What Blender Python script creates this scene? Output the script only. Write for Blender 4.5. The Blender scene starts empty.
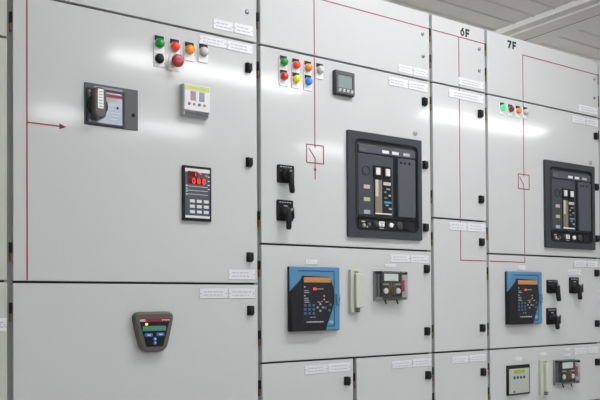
import bpy, bmesh, math, random
from mathutils import Vector, Matrix
random.seed(4)
SC = bpy.context.scene
COL = SC.collection
EYE = 1.02                       # camera height above the floor
# ------------------------------------------------------------------ camera
YAW, PITCH, ROLL = 0.6091, 0.0143, -0.0062
CAMX, CAMD, PPY, FOC = -0.59303, 2.31797, 289.195, 770.0
F_ = Vector((math.sin(YAW)*math.cos(PITCH), math.cos(YAW)*math.cos(PITCH), math.sin(PITCH)))
R0 = Vector((math.cos(YAW), -math.sin(YAW), 0)); U0 = R0.cross(F_)
R_ = R0*math.cos(ROLL)+U0*math.sin(ROLL); U_ = -R0*math.sin(ROLL)+U0*math.cos(ROLL)
C_ = Vector((CAMX, -CAMD, EYE))
cd = bpy.data.cameras.new('camera'); cam = bpy.data.objects.new('camera', cd); COL.objects.link(cam)
cd.sensor_width = 36; cd.sensor_fit = 'HORIZONTAL'; cd.lens = 36*FOC/600
cd.shift_y = (PPY-200)/600; cd.clip_start = .05
m3 = Matrix((R_, U_, -F_)).transposed()
cam.matrix_world = Matrix.Translation(C_) @ m3.to_4x4()
SC.camera = cam

def W(x, y, d=0.0):
    """point on the switchboard front (d metres proud of it) seen at photo position x, y"""
    v = F_ + R_*((x-300)/FOC) + U_*((PPY-y)/FOC)
    t = (-d-C_.y)/v.y
    q = C_+v*t
    return q.x, q.z
def S(cx, cy, w, h, d=0.0):
    x0, _ = W(cx-w/2, cy, d); x1, _ = W(cx+w/2, cy, d)
    _, z0 = W(cx, cy+h/2, d); _, z1 = W(cx, cy-h/2, d)
    return (x0+x1)/2, (z0+z1)/2, x1-x0, z1-z0

# ------------------------------------------------------------------ materials
MATS = {}
def mat(name, col, rough=.45, metal=0, emit=None, es=0, trans=0, ior=1.45, spec=.5, noise=0, nscale=8, coat=0, bump=0, bscale=300, alpha=1):
    if name in MATS: return MATS[name]
    m = bpy.data.materials.new(name); m.use_nodes = True
    nt = m.node_tree; b = nt.nodes['Principled BSDF']
    b.inputs['Base Color'].default_value = (*col, 1)
    b.inputs['Roughness'].default_value = rough
    b.inputs['Metallic'].default_value = metal
    b.inputs['IOR'].default_value = ior
    b.inputs['Specular IOR Level'].default_value = spec
    b.inputs['Transmission Weight'].default_value = trans
    b.inputs['Coat Weight'].default_value = coat
    b.inputs['Alpha'].default_value = alpha
    if emit:
        b.inputs['Emission Color'].default_value = (*emit, 1); b.inputs['Emission Strength'].default_value = es
    tc = nt.nodes.new('ShaderNodeTexCoord')
    if noise:
        n = nt.nodes.new('ShaderNodeTexNoise'); n.inputs['Scale'].default_value = nscale; n.inputs['Detail'].default_value = 4
        nt.links.new(tc.outputs['Object'], n.inputs['Vector'])
        r = nt.nodes.new('ShaderNodeMapRange')
        r.inputs['To Min'].default_value = 1-noise; r.inputs['To Max'].default_value = 1+noise
        nt.links.new(n.outputs['Fac'], r.inputs['Value'])
        mx = nt.nodes.new('ShaderNodeVectorMath'); mx.operation = 'SCALE'
        mx.inputs[0].default_value = col
        nt.links.new(r.outputs['Result'], mx.inputs['Scale'])
        nt.links.new(mx.outputs['Vector'], b.inputs['Base Color'])
    if bump:
        n = nt.nodes.new('ShaderNodeTexNoise'); n.inputs['Scale'].default_value = bscale
        nt.links.new(tc.outputs['Object'], n.inputs['Vector'])
        bp = nt.nodes.new('ShaderNodeBump'); bp.inputs['Strength'].default_value = bump; bp.inputs['Distance'].default_value = .001
        nt.links.new(n.outputs['Fac'], bp.inputs['Height']); nt.links.new(bp.outputs['Normal'], b.inputs['Normal'])
    MATS[name] = m
    return m
PAINT = mat('grey_powder_coat', (.555, .56, .565), .092, spec=.45, noise=.015, nscale=2.5, bump=.02, bscale=90)
PAINT_WARM = mat('warm_grey_powder_coat', (.50, .51, .475), .15, noise=.02, nscale=3, bump=.02, bscale=90)  # slightly warmer, darker grey for the leftmost cabinet
CARCASS = mat('carcass_steel', (.30, .30, .29), .5, noise=.03)
SEAL = mat('rubber_seal', (.03, .03, .029), .7)
BLACK = mat('black_plastic', (.012, .012, .013), .4, spec=.22)
BLACKM = mat('matt_black_plastic', (.017, .017, .019), .5, spec=.22)
DGREY = mat('dark_grey_plastic', (.048, .052, .058), .42, spec=.28, noise=.04)
CBFRAME = mat('breaker_frame_plastic', (.043, .048, .056), .4, spec=.25, noise=.04)
CBFACE = mat('breaker_face_plastic', (.058, .064, .078), .4, spec=.25, noise=.04)
CBLITE = mat('breaker_cover_plastic', (.075, .083, .10), .38, spec=.28, noise=.04)
MGREY = mat('mid_grey_plastic', (.105, .11, .115), .4, spec=.3, noise=.04)
HMIG = mat('taupe_grey_plastic', (.105, .10, .094), .4, spec=.35, noise=.04)
LGREY = mat('light_grey_plastic', (.45, .46, .46), .35)
WHITE = mat('white_plastic', (.88, .88, .88), .35)
PLATE = mat('engraved_label_white', (.70, .70, .73), .35, noise=.02)
CREAM = mat('cream_plastic', (.53, .55, .475), .4)
INK = mat('faint_engraving', (.44, .44, .48), .6)
INKD = mat('black_lettering', (.012, .012, .012), .5)
SCREW = mat('nickel_screw', (.42, .42, .42), .3, 1)
STEEL = mat('brushed_steel', (.30, .335, .385), .34, 1, noise=.08, nscale=20)
BRASS = mat('brass', (.20, .15, .07), .5, .6)
RED = mat('mimic_red', (.27, .03, .055), .5)
BLUE = mat('relay_blue', (.085, .235, .40), .4, spec=.3, noise=.03)
BLUED = mat('relay_blue_groove', (.02, .05, .09), .5)
AMBER = mat('amber_display', (.43, .19, .06), .3, emit=(.8, .3, .08), es=.10, noise=.35, nscale=160)
CLEAR = bpy.data.materials.new('clear_polycarbonate'); CLEAR.use_nodes = True
_n = CLEAR.node_tree.nodes; _l = CLEAR.node_tree.links; _n.clear()
_o = _n.new('ShaderNodeOutputMaterial'); _m = _n.new('ShaderNodeMixShader'); _t = _n.new('ShaderNodeBsdfTransparent'); _g = _n.new('ShaderNodeBsdfGlossy'); _m.inputs[0].default_value = .07
_t.inputs['Color'].default_value = (.93, .94, .94, 1); _g.inputs['Roughness'].default_value = .06
_l.new(_t.outputs[0], _m.inputs[1]); _l.new(_g.outputs[0], _m.inputs[2]); _l.new(_m.outputs[0], _o.inputs[0])
LEDRED = mat('led_red', (.9, .02, .01), .3, emit=(1, .05, .02), es=1.3)
LEDOFF = mat('led_window', (.10, .006, .006), .2)
LCDG = mat('lcd_green', (.07, .20, .165), .25, emit=(.10, .30, .24), es=.12)
LCDGREY = mat('lcd_grey', (.22, .28, .28), .18, noise=.05)
LCDY = mat('lcd_yellow', (.33, .37, .02), .3, emit=(.5, .55, .02), es=.06)
BTNBLUE = mat('button_blue', (.03, .16, .50), .3, noise=.1)
BTNKEY = mat('keypad_white', (.68, .69, .70), .45)
KEYBLUE = mat('keypad_blue', (.05, .12, .25), .4)

# ------------------------------------------------------------------ mesh builder
class MB:
    def __init__(s): s.bm = bmesh.new(); s.mats = []
    def mi(s, m):
        if m not in s.mats: s.mats.append(m)
        return s.mats.index(m)
    def _fin(s, faces, m, smooth=False):
        i = s.mi(m)
        for f in faces: f.material_index = i; f.smooth = smooth
    def box(s, x0, x1, y0, y1, z0, z1, m, bev=0, seg=2):
        vs = [s.bm.verts.new((x, y, z)) for x in (x0, x1) for y in (y0, y1) for z in (z0, z1)]
        q = [(0, 1, 3, 2), (4, 6, 7, 5), (0, 4, 5, 1), (2, 3, 7, 6), (0, 2, 6, 4), (1, 5, 7, 3)]
        fs = [s.bm.faces.new([vs[i] for i in a]) for a in q]
        bmesh.ops.recalc_face_normals(s.bm, faces=fs)
        s._fin(fs, m)
        if bev:
            es = list({e for f in fs for e in f.edges})
            r = bmesh.ops.bevel(s.bm, geom=es, offset=bev, segments=seg, affect='EDGES', profile=.5)
            s._fin(r['faces'], m, True)
        return s
    def prism(s, pts, y0, y1, m, bev=0, smooth=False):
        """outline in (x, z) extruded from y0 (back) to y1 (front, smaller y)"""
        n = len(pts)
        a = [s.bm.verts.new((x, y0, z)) for x, z in pts]; b = [s.bm.verts.new((x, y1, z)) for x, z in pts]
        fs = [s.bm.faces.new(a), s.bm.faces.new(b[::-1])]
        for i in range(n): fs.append(s.bm.faces.new((a[i], b[i], b[(i+1) % n], a[(i+1) % n])))
        bmesh.ops.recalc_face_normals(s.bm, faces=fs)
        s._fin(fs, m)
        if bev:
            r = bmesh.ops.bevel(s.bm, geom=list(fs[1].edges), offset=bev, segments=2, affect='EDGES', profile=.5)
            s._fin(r['faces'], m, True)
        return s
    def rrect(s, x0, x1, z0, z1, r, y0, y1, m, bev=0, k=5):
        return s.prism(rr(x0, x1, z0, z1, r, k), y0, y1, m, bev)
    def ring(s, outer, inner, y0, y1, m):
        """frame between two outlines of equal length"""
        n = len(outer)
        L = [[s.bm.verts.new((x, y, z)) for x, z in o] for o, y in ((outer, y0), (outer, y1), (inner, y1), (inner, y0))]
        fs = []
        for k in range(4):
            a, b = L[k], L[(k+1) % 4]
            for i in range(n): fs.append(s.bm.faces.new((a[i], b[i], b[(i+1) % n], a[(i+1) % n])))
        bmesh.ops.recalc_face_normals(s.bm, faces=fs)
        s._fin(fs, m); return s
    def lathe(s, cx, cz, prof, m, seg=24, smooth=True):
        """profile of (radius, y) turned about the axis through cx, cz pointing out of the panel"""
        rings = []
        for r, y in prof:
            if r < 1e-6: rings.append([s.bm.verts.new((cx, y, cz))])
            else: rings.append([s.bm.verts.new((cx+r*math.cos(2*math.pi*i/seg), y, cz+r*math.sin(2*math.pi*i/seg))) for i in range(seg)])
        fs = []
        for a, b in zip(rings, rings[1:]):
            for i in range(seg):
                j = (i+1) % seg
                if len(a) == 1 and len(b) == 1: continue
                if len(a) == 1: fs.append(s.bm.faces.new((a[0], b[i], b[j])))
                elif len(b) == 1: fs.append(s.bm.faces.new((a[i], a[j], b[0])))
                else: fs.append(s.bm.faces.new((a[i], a[j], b[j], b[i])))
        for r in (rings[0], rings[-1]):
            if len(r) > 1: fs.append(s.bm.faces.new(r))
        bmesh.ops.recalc_face_normals(s.bm, faces=fs)
        s._fin(fs, m, smooth)
        return s
    def cyl(s, cx, cz, r, y0, y1, m, seg=20, bev=0):
        if bev: return s.lathe(cx, cz, [(r, y0), (r, y1+bev), (r-bev*.4, y1+bev*.3), (r-bev, y1)], m, seg)
        s.lathe(cx, cz, [(r, y0), (r, y1)], m, seg, False); return s
    def tube(s, pts, rad, m, seg=10):
        pts = [Vector(p) for p in pts]
        if not isinstance(rad, (list, tuple)): rad = [rad]*len(pts)
        rings = []
        for i, p in enumerate(pts):
            t = (pts[min(i+1, len(pts)-1)]-pts[max(i-1, 0)]).normalized()
            u = t.cross(Vector((0, 1, 0)));
            if u.length < 1e-3: u = t.cross(Vector((1, 0, 0)))
            u.normalize(); v = t.cross(u)
            rings.append([s.bm.verts.new(p+rad[i]*(u*math.cos(2*math.pi*k/seg)+v*math.sin(2*math.pi*k/seg))) for k in range(seg)])
        fs = []
        for a, b in zip(rings, rings[1:]):
            for i in range(seg): fs.append(s.bm.faces.new((a[i], a[(i+1) % seg], b[(i+1) % seg], b[i])))
        for r in (rings[0], rings[-1]): fs.append(s.bm.faces.new(r))
        bmesh.ops.recalc_face_normals(s.bm, faces=fs)
        s._fin(fs, m, True); return s
    def build(s, name, parent=None, label=None, loc=None):
        me = bpy.data.meshes.new(name); s.bm.normal_update(); s.bm.to_mesh(me); s.bm.free()
        for m in s.mats: me.materials.append(m)
        o = bpy.data.objects.new(name, me); COL.objects.link(o)
        if parent: o.parent = parent
        if loc: o.location = loc
        if label: o['label'] = label
        return o
def rr(x0, x1, z0, z1, r, k=5):
    out = []
    for cx, cz, a in ((x1-r, z1-r, 0), (x0+r, z1-r, 90), (x0+r, z0+r, 180), (x1-r, z0+r, 270)):
        for i in range(k+1):
            t = math.radians(a+90*i/k); out.append((cx+r*math.cos(t), cz+r*math.sin(t)))
    return out
def thing(name, label, cat, X, Z, y=0, group=None):
    o = bpy.data.objects.new(name, None); COL.objects.link(o); o.empty_display_size = .05
    o.location = (X, y, Z); return tag(o, label, cat, group)
def tag(o, label, cat, group=None):
    o['label'] = label; o['category'] = cat
    if group: o['group'] = group
    return o
def text(mb, s, cx, cz, h, y, m, bold=.0, sx=1.0):
    """add flat lettering facing -y, height h, centred on cx, cz"""
    cu = bpy.data.curves.new('t', 'FONT'); cu.body = s; cu.size = 1; cu.offset = bold; cu.extrude = .02; cu.resolution_u = 3
    ob = bpy.data.objects.new('t', cu); COL.objects.link(ob)
    dg = bpy.context.evaluated_depsgraph_get(); dg.update()
    me = bpy.data.meshes.new_from_object(ob.evaluated_get(dg))
    bpy.data.objects.remove(ob)
    xs = [v.co.x for v in me.vertices]; ys = [v.co.y for v in me.vertices]
    k = h/(max(ys)-min(ys)); mx = (max(xs)+min(xs))/2; my = (max(ys)+min(ys))/2
    vs = [mb.bm.verts.new((cx+(v.co.x-mx)*k*sx, y-v.co.z*.0004/.02, cz+(v.co.y-my)*k)) for v in me.vertices]
    fs = []
    for p in me.polygons:
        try: fs.append(mb.bm.faces.new([vs[i] for i in p.vertices]))
        except ValueError: pass
    mb._fin(fs, m); bpy.data.meshes.remove(me)
    return mb

# ------------------------------------------------------------------ room
CZ = EYE+1.85
def struct(o, label=None):
    o['kind'] = 'structure'
    if label: o['label'] = label
    return o
FLOORM = mat('grey_floor_coating', (.50, .50, .49), .35, noise=.06, nscale=3)
WALLM = mat('room_wall_paint', (.72, .72, .70), .7, noise=.03, nscale=4)
CEILM = mat('ceiling_sheet', (.60, .575, .545), .45, noise=.07, nscale=6)
BEAM_LIT = mat('beam_lit_tone', (.88, .87, .84), .45, noise=.04)  # lit look of the beam's side put into this paler colour
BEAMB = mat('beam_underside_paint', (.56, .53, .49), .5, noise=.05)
X0, X1, Y0, Y1 = -3.6, 9.0, -7.2, 3.0
struct(MB().box(X0, X1, Y0, Y1, -.1, 0, FLOORM).build('floor'))
struct(MB().box(X0, X1, Y1, Y1+.1, 0, CZ, WALLM).build('wall_back'))
struct(MB().box(X0, X1, Y0-.1, Y0, 0, CZ, WALLM).build('wall_front'))
struct(MB().box(X0-.1, X0, Y0, Y1, 0, CZ, WALLM).build('wall_left'))
struct(MB().box(X1, X1+.1, Y0, Y1, 0, CZ, WALLM).build('wall_right'))
# ribbed metal ceiling: profile across y swept along x
prof = []
y = Y0; prof.append((y, CZ))
while y+.16 < Y1:
    prof += [(y+.10, CZ), (y+.106, CZ-.007), (y+.116, CZ-.007), (y+.122, CZ)]; y += .16
prof.append((Y1, CZ)); prof += [(Y1, CZ+.06), (Y0, CZ+.06)]
mb = MB(); n = len(prof)
a = [mb.bm.verts.new((X0, p[0], p[1])) for p in prof]; b = [mb.bm.verts.new((X1, p[0], p[1])) for p in prof]
fs = [mb.bm.faces.new(a), mb.bm.faces.new(b[::-1])]+[mb.bm.faces.new((a[i], a[(i+1) % n], b[(i+1) % n], b[i])) for i in range(n)]
bmesh.ops.recalc_face_normals(mb.bm, faces=fs); mb._fin(fs, CEILM)
struct(mb.build('ceiling'))
def zz(r, h): return r*h-.593
mb = MB()
zb = 1.817; xl = zz(2.232, 1.85); x1 = zz(2.32, zb); x2 = zz(2.42, zb); x3 = zz(2.49, 1.836)
mb.box(xl, xl+.012, Y0, Y1, EYE+zb, CZ, BEAM_LIT)
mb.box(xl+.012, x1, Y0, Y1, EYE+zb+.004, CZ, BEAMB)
mb.box(x1, x1+.012, Y0, Y1, EYE+zb-.006, CZ, BEAM_LIT)
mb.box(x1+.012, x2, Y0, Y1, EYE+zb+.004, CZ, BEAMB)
mb.box(x2, x2+.005, Y0, Y1, EYE+zb+.003, CZ, SEAL)
mb.box(x2+.005, x3, Y0, Y1, EYE+1.836, CZ, CEILM)
struct(mb.build('trim_1'), 'pale ceiling beam running back over the cabinets')
# ceiling luminaires (three rows; their long reflections streak the glossy doors; an unseen rear row is added as fill)
TUBE = mat('lit_diffuser', (.9, .9, .9), .5, emit=(.975, .985, 1), es=20)
TUBE2 = mat('lit_diffuser_bright', (.9, .9, .9), .5, emit=(.975, .985, 1), es=32)
TUBE_FILL = mat('rear_fill_diffuser', (.9, .9, .9), .5, emit=(.975, .985, 1), es=40)  # added row hidden behind the cabinets, brightens the ceiling over them
LH = mat('luminaire_body', (.75, .75, .75), .4)
for yy, xs in ((2.05, (-1.65, 1.50, 4.65)), (-1.05, (.62,)), (-3.08, (-1.65, 1.50, 4.65)), (-5.10, (-1.65, 1.50, 4.65))):
    for xx in xs:
        t = thing('ceiling_luminaire', 'long white ceiling luminaire with a lit diffuser, out of view above the aisles', 'ceiling light', xx+.87, CZ, yy, 'ceiling luminaires')
        h = MB().box(-.89, .89, -.115, .115, -.02, 0.001, LH, .004); h.build('housing', t)
        MB().box(-.87, .87, -.10, .10, -.055, -.02, TUBE_FILL if yy > 0 else TUBE2 if yy > -2 else TUBE, .01).build('diffuser', t)

# ------------------------------------------------------------------ cabinets
TOP = EYE+1.1977; U = .1422
ZA = EYE+.9128; ZB = EYE+.2014; ZB1 = EYE+.0585; ZC = EYE-.2231; ZK = EYE+.3420
GV = .0085          # half of the upright gap
DT = .018           # door thickness
CD = .62
DOORS = {}
def cabinet(X0, X1, seams, label, key, paint=PAINT, split=None, group='switchgear cabinets'):
    """seams: heights from top to bottom; split: (row index, x) for a row of two doors"""
    xc = (X0+X1)/2
    t = thing('switchgear_cabinet', label, 'cabinet', xc, 0, 0, group)
    mb = MB()
    w = (X1-X0)/2
    mb.box(-w, w, .019, CD, .10, TOP-.004, CARCASS)
    mb.box(-w+.012, w-.012, .0185, .0195, .115, TOP-.012, SEAL)
    mb.build('carcass', t)
    MB().box(-w+.001, w-.001, .03, CD-.02, 0, .10, SEAL).build('plinth', t)
    rows = list(zip(seams, seams[1:]))
    for i, (za, zb) in enumerate(rows):
        spans = [(X0, X1)]
        if split and split[0] == i: spans = [(X0, split[1]), (split[1], X1)]
        for j, (a, b) in enumerate(spans):
            g0 = .0035
            top = za-(0 if i == 0 else g0); bot = zb+g0
            d = MB().box(a+GV-xc, b-GV-xc, 0, DT, bot, top, paint, .0018, 2).build('door', t)
            DOORS[key, i, j] = (d, xc)
            for hz in (top-.085, bot+.085):
                if hz < .3: continue
                h = MB()
                h.box(a+.001-xc, a+GV-xc+.0005, .007, .0195, hz-.004, hz+.028, BLACK, .001)
                h.box(a+.002-xc, a+GV-xc+.0005, .006, .0195, hz-.028, hz-.005, BRASS, .001)
                h.build('hinge', d)
    return t
def dsub(key, name, mb, label=None):
    d, xc = DOORS[key]
    o = mb.build(name, d, label); return o
X2s = W(355, 380)[0]
C0, C1, C2, C3, C4, C5 = -.855, -.0035, .85, 1.70, 2.0399, 2.8786
cabinet(C0, C1, [TOP, TOP-3*U, TOP-8*U, TOP-14*U, .11], 'warm grey cabinet cut off by the left edge of the photo', 0, PAINT_WARM)
cabinet(C1, C2, [TOP, ZA, ZB1, ZB1-5*U, .11], 'wide grey cabinet carrying the keypad controller and trapezoid control panel', 1)
cabinet(C2, C3, [TOP, ZA, ZB, ZC, ZC-2*U-.02, .11], 'wide grey cabinet with seven pilot lamps and the square meter', 2, split=(3, X2s))
cabinet(C3, C4, [TOP, ZA, ZK, ZC, ZC-2*U, .11], 'narrow grey cabinet marked 6F', 3)
cabinet(C4, C5, [TOP, ZA, ZB, ZC, ZC-2*U, .11], 'wide grey cabinet marked 7F, rightmost in full view', 4)
cabinet(C5, C5+.85, [TOP, ZA, ZB, ZC, ZC-2*U, .11], 'grey cabinet past the one marked 7F, at the right edge of the photo', 5)

def latch(key, px, py):
    X, Z = W(px, py, .008); d, xc = DOORS[key]; x = X-xc
    mb = MB()
    mb.box(x-.0115, x+.0115, -.004, .001, Z-.017, Z+.017, BLACK, .002)
    mb.prism([(x-.009, Z+.016), (x+.003, Z+.013), (x+.009, Z+.016), (x+.010, Z-.010), (x+.004, Z-.018), (x-.007, Z-.014)], -.003, -.018, BLACKM, .003)
    mb.cyl(x+.001, Z-.002, .004, -.018, -.020, BLACK, 12)
    mb.build('latch', d, 'black door latch')
for k, px, py in (((1, 1, 0), 249, 67.5), ((1, 1, 0), 249.6, 162), ((1, 1, 0), 250.3, 257), ((1, 2, 0), 251, 310.5),
                  ((2, 1, 0), 425, 101.5), ((2, 1, 0), 425.5, 164.8), ((2, 1, 0), 426, 227.5), ((2, 2, 0), 427, 268.8), ((2, 2, 0), 427.5, 331.3),
                  ((2, 3, 0), 347.5, 381), ((2, 3, 1), 428.5, 375.2),
                  ((3, 1, 0), 480.8, 113.6), ((3, 1, 0), 481.5, 199.3), ((3, 2, 0), 482, 242), ((3, 2, 0), 482.8, 328), ((3, 3, 0), 483.6, 372),
                  ((4, 1, 0), 596.3, 136), ((4, 1, 0), 596.6, 187), ((4, 1, 0), 597, 238.6), ((4, 2, 0), 597, 273), ((4, 2, 0), 597.4, 323.5), ((4, 3, 0), 597.6, 362)):
    latch(k, px, py)
def lock(key, px, py, r=.0085, m=SCREW, name='screw'):
    X, Z = W(px, py); d, xc = DOORS[key]; x = X-xc
    mb = MB().lathe(x, Z, [(r, .001), (r, -.003), (r*.7, -.006), (0, -.006)], m, 16)
    mb.box(x-.001, x+.001, -.0064, -.0055, Z-r*.6, Z+r*.6, BLACK)
    mb.build(name, d)
for k, px, py in (((1, 0, 0), 247, 12), ((2, 0, 0), 422.4, 33.8), ((2, 0, 0), 423, 56.2), ((3, 0, 0), 479, 48.8), ((3, 0, 0), 479.2, 70.5), ((4, 0, 0), 594, 79), ((4, 0, 0), 594.3, 98)):
    lock(k, px, py)
lock((2, 1, 0), 415, 133.2, .011, LGREY, 'screw_cap'); lock((4, 1, 0), 590.5, 162.5, .011, LGREY, 'screw_cap')

# red mimic diagram, painted on the doors
LW = .0021
def hline(mb, xa, xb, z, xc): mb.box(xa-xc, xb-xc, -.0006, .0005, z-LW, z+LW, RED)
def vline(mb, x, za, zb, xc): mb.box(x-LW-xc, x+LW-xc, -.0006, .0005, min(za, zb), max(za, zb), RED)
def dline(mb, x0, z0, x1, z1, xc, w=LW):
    d = Vector((x1-x0, z1-z0)).normalized(); n = Vector((-d.y, d.x))*w
    mb.prism([(x0+n.x-xc, z0+n.y), (x1+n.x-xc, z1+n.y), (x1-n.x-xc, z1-n.y), (x0-n.x-xc, z0-n.y)], .0005, -.0006, RED)
RL = 'red mimic diagram line'
xa = C1+.5*(C2-C1)
# cabinet 1
xv = W(27, 140)[0]; d, xc = DOORS[1, 1, 0]
zar = W(46, 124.6)[1]; xe = W(66.5, 127)[0]
mb = MB(); vline(mb, xv, ZB1+.006, ZA-.006, xc); hline(mb, xv, xe-.01, zar, xc)
mb.prism([(xe-xc, zar), (xe-.022-xc, zar+.009), (xe-.022-xc, zar-.009)], .0005, -.0006, RED)
dsub((1, 1, 0), 'mimic_line', mb, RL)
d, xc = DOORS[1, 0, 0]; mb = MB(); vline(mb, xv, ZA+.006, TOP-.01, xc); dsub((1, 0, 0), 'mimic_line', mb, RL)
# cabinet 2
zt = W(431.5, 29.5)[1]; x2v = W(314.6, 100)[0]
d, xc = DOORS[2, 0, 0]; mb = MB(); vline(mb, x2v, ZA+.006, zt, xc); hline(mb, x2v-LW, C3-GV-.002, zt, xc); dsub((2, 0, 0), 'mimic_line', mb, RL)
def switch_symbol(mb, px, py, wpx, hpx, xc):
    X, Z, w, h = S(px, py, wpx, hpx)
    a = w/2; b = h/2
    hline(mb, X-a, X+a, Z+b, xc); hline(mb, X-a, X+a, Z-b, xc); vline(mb, X-a, Z-b, Z+b, xc); vline(mb, X+a, Z-b, Z+b, xc)
    dline(mb, X-a*.75, Z+b*.6, X, Z-b*.45, xc); vline(mb, X, Z-b, Z-b*.45, xc); vline(mb, X, Z+b*.72, Z+b, xc)
    return X, Z, a, b
d, xc = DOORS[2, 1, 0]; mb = MB()
X, Z, a, b = switch_symbol(mb, 315, 154.2, 17, 18, xc)
vline(mb, x2v, Z+b, ZA-.006, xc); zd = W(315, 179.5)[1]; vline(mb, x2v, zd, Z-b, xc)
zq = W(315, 169.5)[1]; mb.cyl(x2v-xc, zq, .006, .0005, -.0008, RED, 14)
dsub((2, 1, 0), 'mimic_line', mb, RL)
# cabinet 3
x3v = W(459.7, 150)[0]; zlow = W(474, 260.6)[1]
d, xc = DOORS[3, 0, 0]; mb = MB(); hline(mb, C3+GV+.002, C4-GV-.004, zt, xc); vline(mb, x3v, ZA+.006, zt, xc); dsub((3, 0, 0), 'mimic_line', mb, RL)
d, xc = DOORS[3, 1, 0]; mb = MB(); vline(mb, x3v, ZK+.006, ZA-.006, xc); dsub((3, 1, 0), 'mimic_line', mb, RL)
d, xc = DOORS[3, 2, 0]; mb = MB(); vline(mb, x3v, zlow, ZK-.006, xc); hline(mb, x3v-LW, C4-GV-.002, zlow, xc); dsub((3, 2, 0), 'mimic_line', mb, RL)
# cabinet 4
x4v = W(523.4, 130)[0]; zt4 = W(560, 65)[1]
d, xc = DOORS[4, 0, 0]; mb = MB(); vline(mb, x4v, ZA+.006, zt4, xc); hline(mb, x4v-LW, C5-GV-.004, zt4, xc); dsub((4, 0, 0), 'mimic_line', mb, RL)
d, xc = DOORS[4, 1, 0]; mb = MB(); X, Z, a, b = switch_symbol(mb, 523.7, 181.8, 10.8, 14.5, xc)
vline(mb, x4v, Z+b, ZA-.006, xc); vline(mb, x4v, ZB+.006, Z-b, xc); dsub((4, 1, 0), 'mimic_line', mb, RL)
d, xc = DOORS[4, 2, 0]; mb = MB(); vline(mb, x4v, zlow, ZB-.006, xc); hline(mb, C4+GV+.002, x4v+LW, zlow, xc); dsub((4, 2, 0), 'mimic_line', mb, RL)
# 6F / 7F
def glyphs(key, px, py, s, wpx, hpx):
    X, Z, w, h = S(px, py, wpx, hpx); d, xc = DOORS[key]
    mb = MB(); k = h; st = .25*k
    x = X-xc-w/2; zb = Z-h/2; gw = w*.44
    Y0_, Y1_ = .0005, -.0009
    if s[0] == '6':
        r = gw/2
        o = [(x+r+r*math.cos(t*math.pi/10), zb+r*1.15+r*1.15*math.sin(t*math.pi/10)) for t in range(20)]
        i_ = [(x+r+(r-st*.8)*math.cos(t*math.pi/10), zb+r*1.15+(r*1.15-st*.8)*math.sin(t*math.pi/10)) for t in range(20)]
        mb.ring(o, i_, Y0_, Y1_, INKD)
        mb.prism([(x+.02*k, zb+r*1.35), (x+r*1.0, zb+h), (x+r*1.0+st*1.15, zb+h), (x+st*1.1, zb+r*1.5)], Y0_, Y1_-.0002, INKD)
    else:
        mb.prism([(x, zb+h), (x+gw, zb+h), (x+gw, zb+h-st), (x+gw*.5, zb), (x+gw*.5-st*1.1, zb), (x+gw-st*1.3, zb+h-st), (x, zb+h-st)], Y0_, Y1_, INKD)
    xf = x+w*.56; fw = w*.44
    mb.prism([(xf, zb), (xf, zb+h), (xf+fw, zb+h), (xf+fw, zb+h-st), (xf+st, zb+h-st), (xf+st, zb+h*.60), (xf+fw*.88, zb+h*.60), (xf+fw*.88, zb+h*.60-st), (xf+st, zb+h*.60-st), (xf+st, zb)], Y0_, Y1_, INKD)
    dsub(key, 'lettering', mb, 'black %s lettering' % s)
glyphs((3, 0, 0), 464.8, 32.6, '6F', 9.0, 8.2)
glyphs((4, 0, 0), 511.8, 45, '7F', 8.6, 7.8)

# ------------------------------------------------------------------ nameplates
def nameplate(l, r, cy, h, label, group='white nameplates', lines=2, seed=0):
    X, Z, w, hh = S((l+r)/2, cy, r-l, h)
    rnd = random.Random(int(l*10+cy))
    t = thing('nameplate', label, 'nameplate', X, Z, 0, group)
    p = MB().box(-w/2, w/2, -.0022, 0.0002, -hh/2, hh/2, PLATE, .0006, 1).build('plate', t)
    mb = MB(); n = 2 if hh > .02 else 1
    for i in range(n):
        z = (hh*.16 if n == 2 else 0)-i*hh*.34
        x = -w*.36
        end = w*rnd.uniform(.2, .36)
        while x < end:
            ww = min(rnd.uniform(.006, .018), end+.004-x)
            mb.box(x, x+ww, -.0026, -.0021, z-hh*.055, z+hh*.055, INK); x += ww+.004
    mb.build('engraved_lettering', t)
    if hh > .02:
        for s in (-1, 1):
            MB().cyl(s*(w/2-.005), 0, .0022, -.002, -.0034, SCREW, 10).build('screw', t)
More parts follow.
